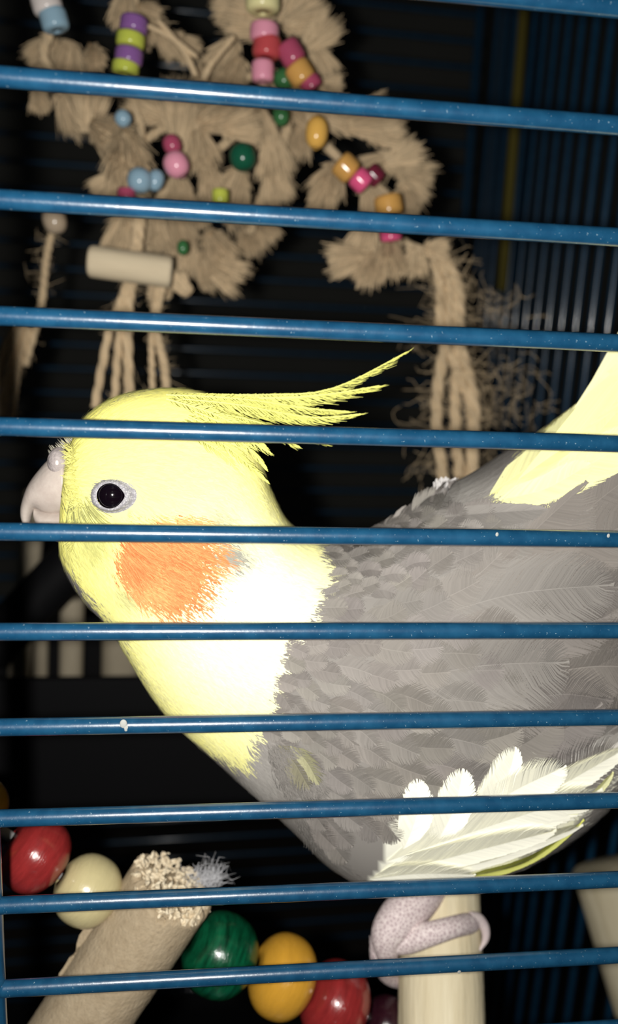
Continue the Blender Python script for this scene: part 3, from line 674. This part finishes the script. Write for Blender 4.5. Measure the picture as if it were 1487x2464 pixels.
def twine(pts, r, dY=0., plies=3, fuzz=60, fl=30, parent=toy):
    """twisted twine with loose fibres"""
    P = cr([at(x, y, TY+dY+(q[0] if q else 0)) for x, y, *q in pts], 60); R = pxr(P[0], r); V = []; Fc = []; base = 0; C = []
    for k in range(plies):
        ph = 2*math.pi*k/plies; Q = []
        for i, p in enumerate(P):
            th = ph+i*.55; Q.append(p+R*.5*(np.array([1.,0,0])*math.cos(th)+np.array([0,1.,0])*math.sin(th)))
        v, f = tube(Q, R*.58, 7); V.append(v); Fc += [tuple(j+base for j in q) for q in f]; base += len(v); C.append(np.tile(JUTE*random.uniform(.9, 1.1), (len(v), 1)))
    o = mesh_obj('twine', np.vstack(V), Fc, M_ROPE, parent, col=np.vstack(C))
    if fuzz:
        V = []; Fq = []
        for k in range(fuzz):
            p0 = P[random.randrange(60)]; d = np.array([random.gauss(0,1), random.gauss(0,1), random.gauss(0,.8)]); d /= np.linalg.norm(d); l = pxr(p0, fl)*random.uniform(.3, 1.4)
            e = np.array([random.gauss(0,1) for _ in range(3)])*l*.45; s = np.cross(d, FWD); s = s/(np.linalg.norm(s)+1e-9)*.00006; i = len(V)
            V += [p0-s, p0+s, p0+d*l*.5+e-s, p0+d*l*.5+e+s, p0+d*l+e*.4-s*.5, p0+d*l+e*.4+s*.5]; Fq += [(i,i+1,i+3,i+2), (i+2,i+3,i+5,i+4)]
        q = mesh_obj('loose_fibres', np.array(V), np.array(Fq), M_ROPE, o, col=np.tile(JUTE, (len(V), 1))); q['kind'] = 'stuff'
    return o
TC = {}
def bead(x, y, r, rgb, l=None, ang=90, dY=-.012, lab=None):
    if rgb not in TC: TC[rgb] = plain_bead('toy_bead_paint', rgb)
    p = at(x, y, TY+dY); a_ = math.radians(ang); q = at(x+math.cos(a_)*10, y+math.sin(a_)*10, TY+dY)
    o = lathe_bead(p, q-p, pxr(p, r), pxr(p, l or r), TC[rgb], toy, ex=4.5 if l and l < r else 2.3)
    if lab: o['label'] = lab
PINK, RED, MAG, ORA, GRN, DGR, PUR, LIME, LBL, WHT, CRM, YEL, HOT, MAR = (225,140,165), (190,60,65), (170,60,95), (205,150,60), (50,110,60), (10,85,60), (130,80,150), (185,195,50), (130,165,185), (205,195,190), (225,215,150), (225,170,55), (225,65,125), (110,25,50)
# cords that carry the knots, hung from the cage roof
twine([(60,-900),(90,-300),(120,40),(110,150),(225,280),(300,380),(320,560)], 13, .010, fuzz=60)
twine([(330,-900),(330,-200),(318,60),(305,180),(340,330),(330,540)], 12, .010, fuzz=30)
twine([(600,-900),(610,-300),(636,60),(640,190),(560,330),(430,420),(330,560)], 14, .012)
twine([(636,60),(715,170),(760,310),(840,410),(935,500),(940,560),(1030,610)], 14, .012)
twine([(660,190),(690,300),(650,420),(600,560)], 13, .012)
twine([(630,170),(480,250),(330,350)], 13, .012)
for x, y, r, a_, dY, sh in [(110,120,52,120,.01,.8),(160,150,70,100,.02,.28),(225,130,38,70,.005,.8),(95,235,34,80,.02,.5),(170,260,62,60,.015,.6),(215,270,70,None,.008,.75),(255,320,70,None,.004,.85),
    (305,365,88,None,-.006,.95),(300,15,52,90,0,.95),(345,60,50,60,.01,.85),(300,440,70,70,0,.9),(265,440,50,140,.004,.7),(350,30,40,30,.01,.8),
    (610,50,74,None,0,1.),(560,20,50,180,.006,.8),(720,45,66,-25,.002,1.),(765,85,56,-40,.004,1.),(770,140,52,60,.01,.85),(700,20,60,-60,.006,.95),(690,205,40,None,.006,.8),(790,205,34,10,.004,.8),
    (440,110,44,45,.01,.8),(400,90,44,50,.012,.8),(545,130,58,130,.004,.95),(560,175,62,110,.004,1.),(500,170,44,100,.008,.9),
    (360,265,60,None,.01,.72),(430,270,70,None,.006,.85),(520,280,72,-10,.004,.9),(570,305,56,-5,.002,.95),(480,350,60,80,.004,.95),(440,330,60,None,.006,.9),(630,300,56,80,.006,.85),(660,370,62,80,.004,.95),(660,440,56,70,.006,.92),
    (565,450,66,110,.006,.85),(505,430,52,80,.008,.85),(430,450,52,80,.008,.85),(730,270,58,20,.008,.9),(790,270,62,10,.004,.95),(865,290,70,0,0,1.),(920,320,56,-10,.002,.97),(720,330,50,100,.012,.8),
    (960,385,60,-20,.002,1.),(990,420,54,20,.004,1.),(975,480,48,90,.004,.95),(915,400,60,None,.008,.9),(795,430,60,110,-.004,1.),(775,470,46,100,-.002,.97),(895,465,56,None,-.004,1.),(985,460,46,60,.006,.95),(880,560,56,110,0,1.),(845,620,58,165,-.002,.95),(890,640,52,100,-.004,1.),(940,610,60,90,-.004,1.),
    (1000,620,44,90,-.006,1.05),(1045,600,36,10,-.006,1.05),(290,560,60,100,.006,.8),(365,545,60,90,.008,.8),(430,560,62,80,.010,.75),(520,590,62,60,.006,.8),(530,650,62,30,.004,.85),(500,640,56,60,.006,.8),(600,570,48,70,.012,.8),(640,545,40,70,.012,.8),(440,690,36,None,0,.95),(390,705,34,170,0,.95),(455,620,44,90,.01,.65),(560,500,50,60,.012,.75),(470,500,50,80,.012,.75)]:
    tuft(x, y, r*.86, a_, dY*1.5+random.gauss(0, .003), n=520)
for args in [(112,8,36,WHT,26,75),(130,48,33,LBL,26,75),(322,60,33,PUR,20,95),(314,97,34,LIME,18,95),(310,136,33,PUR,20,95),(302,164,32,LIME,16,95),(632,-2,42,CRM,32,90),
    (636,78,35,PINK,22,92),(642,114,34,RED,26,95),(632,172,27,PINK,26,90),(700,128,30,MAG,28,60),(722,176,32,ORA,26,58),(748,202,26,MAG,16,58),(683,192,26,GRN,26,70,-.006),(676,275,20,GRN,28,85,-.006),
    (762,319,27,YEL,38,95,-.016),(584,378,32,DGR,33,80,-.016),(424,396,30,PINK,32,60,-.016),(414,348,22,MAG,24,70,-.012),(296,285,20,LBL,20,50,-.012),(336,434,30,LBL,30,100,-.014),(374,434,20,LBL,26,110,-.012),(304,470,22,MAG,18,90,-.014),
    (832,404,31,ORA,26,45,-.016),(868,434,27,HOT,22,45,-.020),(900,422,24,MAR,22,45,-.012),(935,494,34,ORA,26,80,-.016),(940,562,26,HOT,20,85,-.018),(530,472,20,LIME,18,90,-.012),(440,596,14,GRN,18,90,-.010)]:
    bead(*args)
bead(131, 530, 28, (170,150,125), 34, 75, .0)
# wooden peg and the cords below it
pg0, pg1 = at(213, 628, TY-.018), at(414, 656, TY-.018)
o = dowel('wooden_peg', pg0, pg1, pxr(pg0, 38), noise_mat('peg_wood', (.78,.66,.46), (.70,.58,.40), 220., .8, (1,1,.2), .0003, 500), parent=toy, seg=32, rings=6); o['label'] = 'short pale wooden peg'
for pts, r, fz in [([(340,480),(322,600),(300,700),(262,800),(228,980)], 11, 60),([(345,480),(330,600),(308,760),(312,980)], 13, 60),([(330,500),(320,640),(290,780),(275,980)], 10, 60),([(390,690),(375,780),(395,880),(405,980)], 11, 60),([(380,690),(365,800),(368,970)], 8, 40),
    ([(1050,610),(1080,680),(1075,800),(1050,980),(1070,1180)], 15, 160),([(1060,610),(1100,690),(1105,820),(1140,980),(1130,1180)], 17, 200),([(1040,600),(1060,700),(1060,800),(1105,900),(1135,1000),(1140,1170)], 13, 160),([(1055,620),(1090,720),(1100,860),(1095,1000),(1108,1175)], 14, 160),
    ([(130,540),(112,620),(98,740),(60,880)], 9, 50),([(128,545),(108,640),(106,720)], 6, 40),([(60,770),(30,850),(4,1000)], 13, 40),([(40,780),(5,850),(-20,960)], 12, 40),([(70,790),(45,880),(28,1010)], 9, 30),
    ([(350,60),(410,90),(470,135)], 8, 20),([(380,50),(440,120),(470,180)], 8, 20),([(560,90),(510,150),(490,190)], 9, 20)]:
    twine(pts, r, -.008 if pts[0][0] > 200 else .02, fuzz=fz, fl=60 if pts[0][0] > 1000 else 34)
V = []; Fq = []                                                     # cloud of loose curly fibre beside the long cords
for k in range(170):
    x, y = (random.gauss(1190, 60), random.gauss(960, 80)) if k % 3 else ((random.gauss(1190, 45), random.gauss(745, 26)) if k % 2 else (random.gauss(1020, 30), random.gauss(960, 120)))
    p = at(x, y, TY+random.gauss(0, .006)); a_ = random.uniform(0, 6.28); st = pxr(p, 12); i = len(V); q = p
    for s_ in range(6):
        d = RIGHT*math.cos(a_)+DOWN*math.sin(a_); nn = (-RIGHT*math.sin(a_)+DOWN*math.cos(a_))*.00005
        V += [q-nn, q+nn]; q = q+d*st; a_ += random.gauss(0, .45)
        if s_: j = i+2*(s_-1); Fq.append((j, j+1, j+3, j+2))
o = mesh_obj('loose_fibres', np.array(V), np.array(Fq), M_ROPE, toy, col=np.tile(JUTE, (len(V), 1))); o['kind'] = 'stuff'

# ------------------------------------------------------------------ things deeper in the cage
DP = noise_mat('weathered_dowel', (.60,.52,.38), (.50,.43,.31), 120., .8, (1,1,.2))
for (x0, y0, x1, y1, r, Y, lab) in [(86,1180,44,1640,27,.20,'slim pale dowel standing behind the beak'),(174,1440,168,1760,28,.215,'pale dowel standing behind the throat'),(296,1400,290,1760,48,.22,'thick pale dowel standing behind the chest'),(100,1480,96,1700,17,.23,'thinnest pale dowel in the back of the cage')]:
    A, Bq = at(x0, y0, Y), at(x1, y1, Y); Bq[2] = Bq[2]; dowel('ladder_post', Bq, A, pxr(A, r), DP, lab, 'perch', 'pale dowels at the back of the cage')
MB_ = mat('black_plastic', (.006,.006,.007), .6, .2)
A, Bq = at(-30, 1570, .185), at(330, 1185, .185)
dowel('black_perch', A, Bq, pxr(A, 58), MB_, 'black slanting perch bar crossing the pale dowels', 'perch')
V, Fc = merge([box(-.17, .10, .165, .168, -.02, 0), box(-.17, .10, .225, .228, -.02, 0)])
zc = at(170, 1622, .17)[2]
parts = [box(-.13, .02, .165, .168, zc-.05, zc), box(-.13, .02, .235, .238, zc-.05, zc), box(-.13, -.127, .168, .235, zc-.05, zc), box(.017, .02, .168, .235, zc-.05, zc), box(-.13, .02, .165, .238, zc-.053, zc-.05)]
v, f = merge(parts); tag(mesh_obj('food_trough', v, f, MB_, smooth=False), 'black food trough below the pale dowels', 'food trough')
A, Bq = at(1262, 0, .33), at(1207, 700, .33)
A2 = A+(A-Bq)*.5; A2[2] = ZT+.001
v, f = tube([A2, (A+Bq)/2, Bq], pxr(A, 13), 12); tag(mesh_obj('yellow_rod', v, f, mat('olive_yellow', (.15,.125,.028), .8, .1)), 'dull yellow rod hanging upright beside the side bars', 'rod')
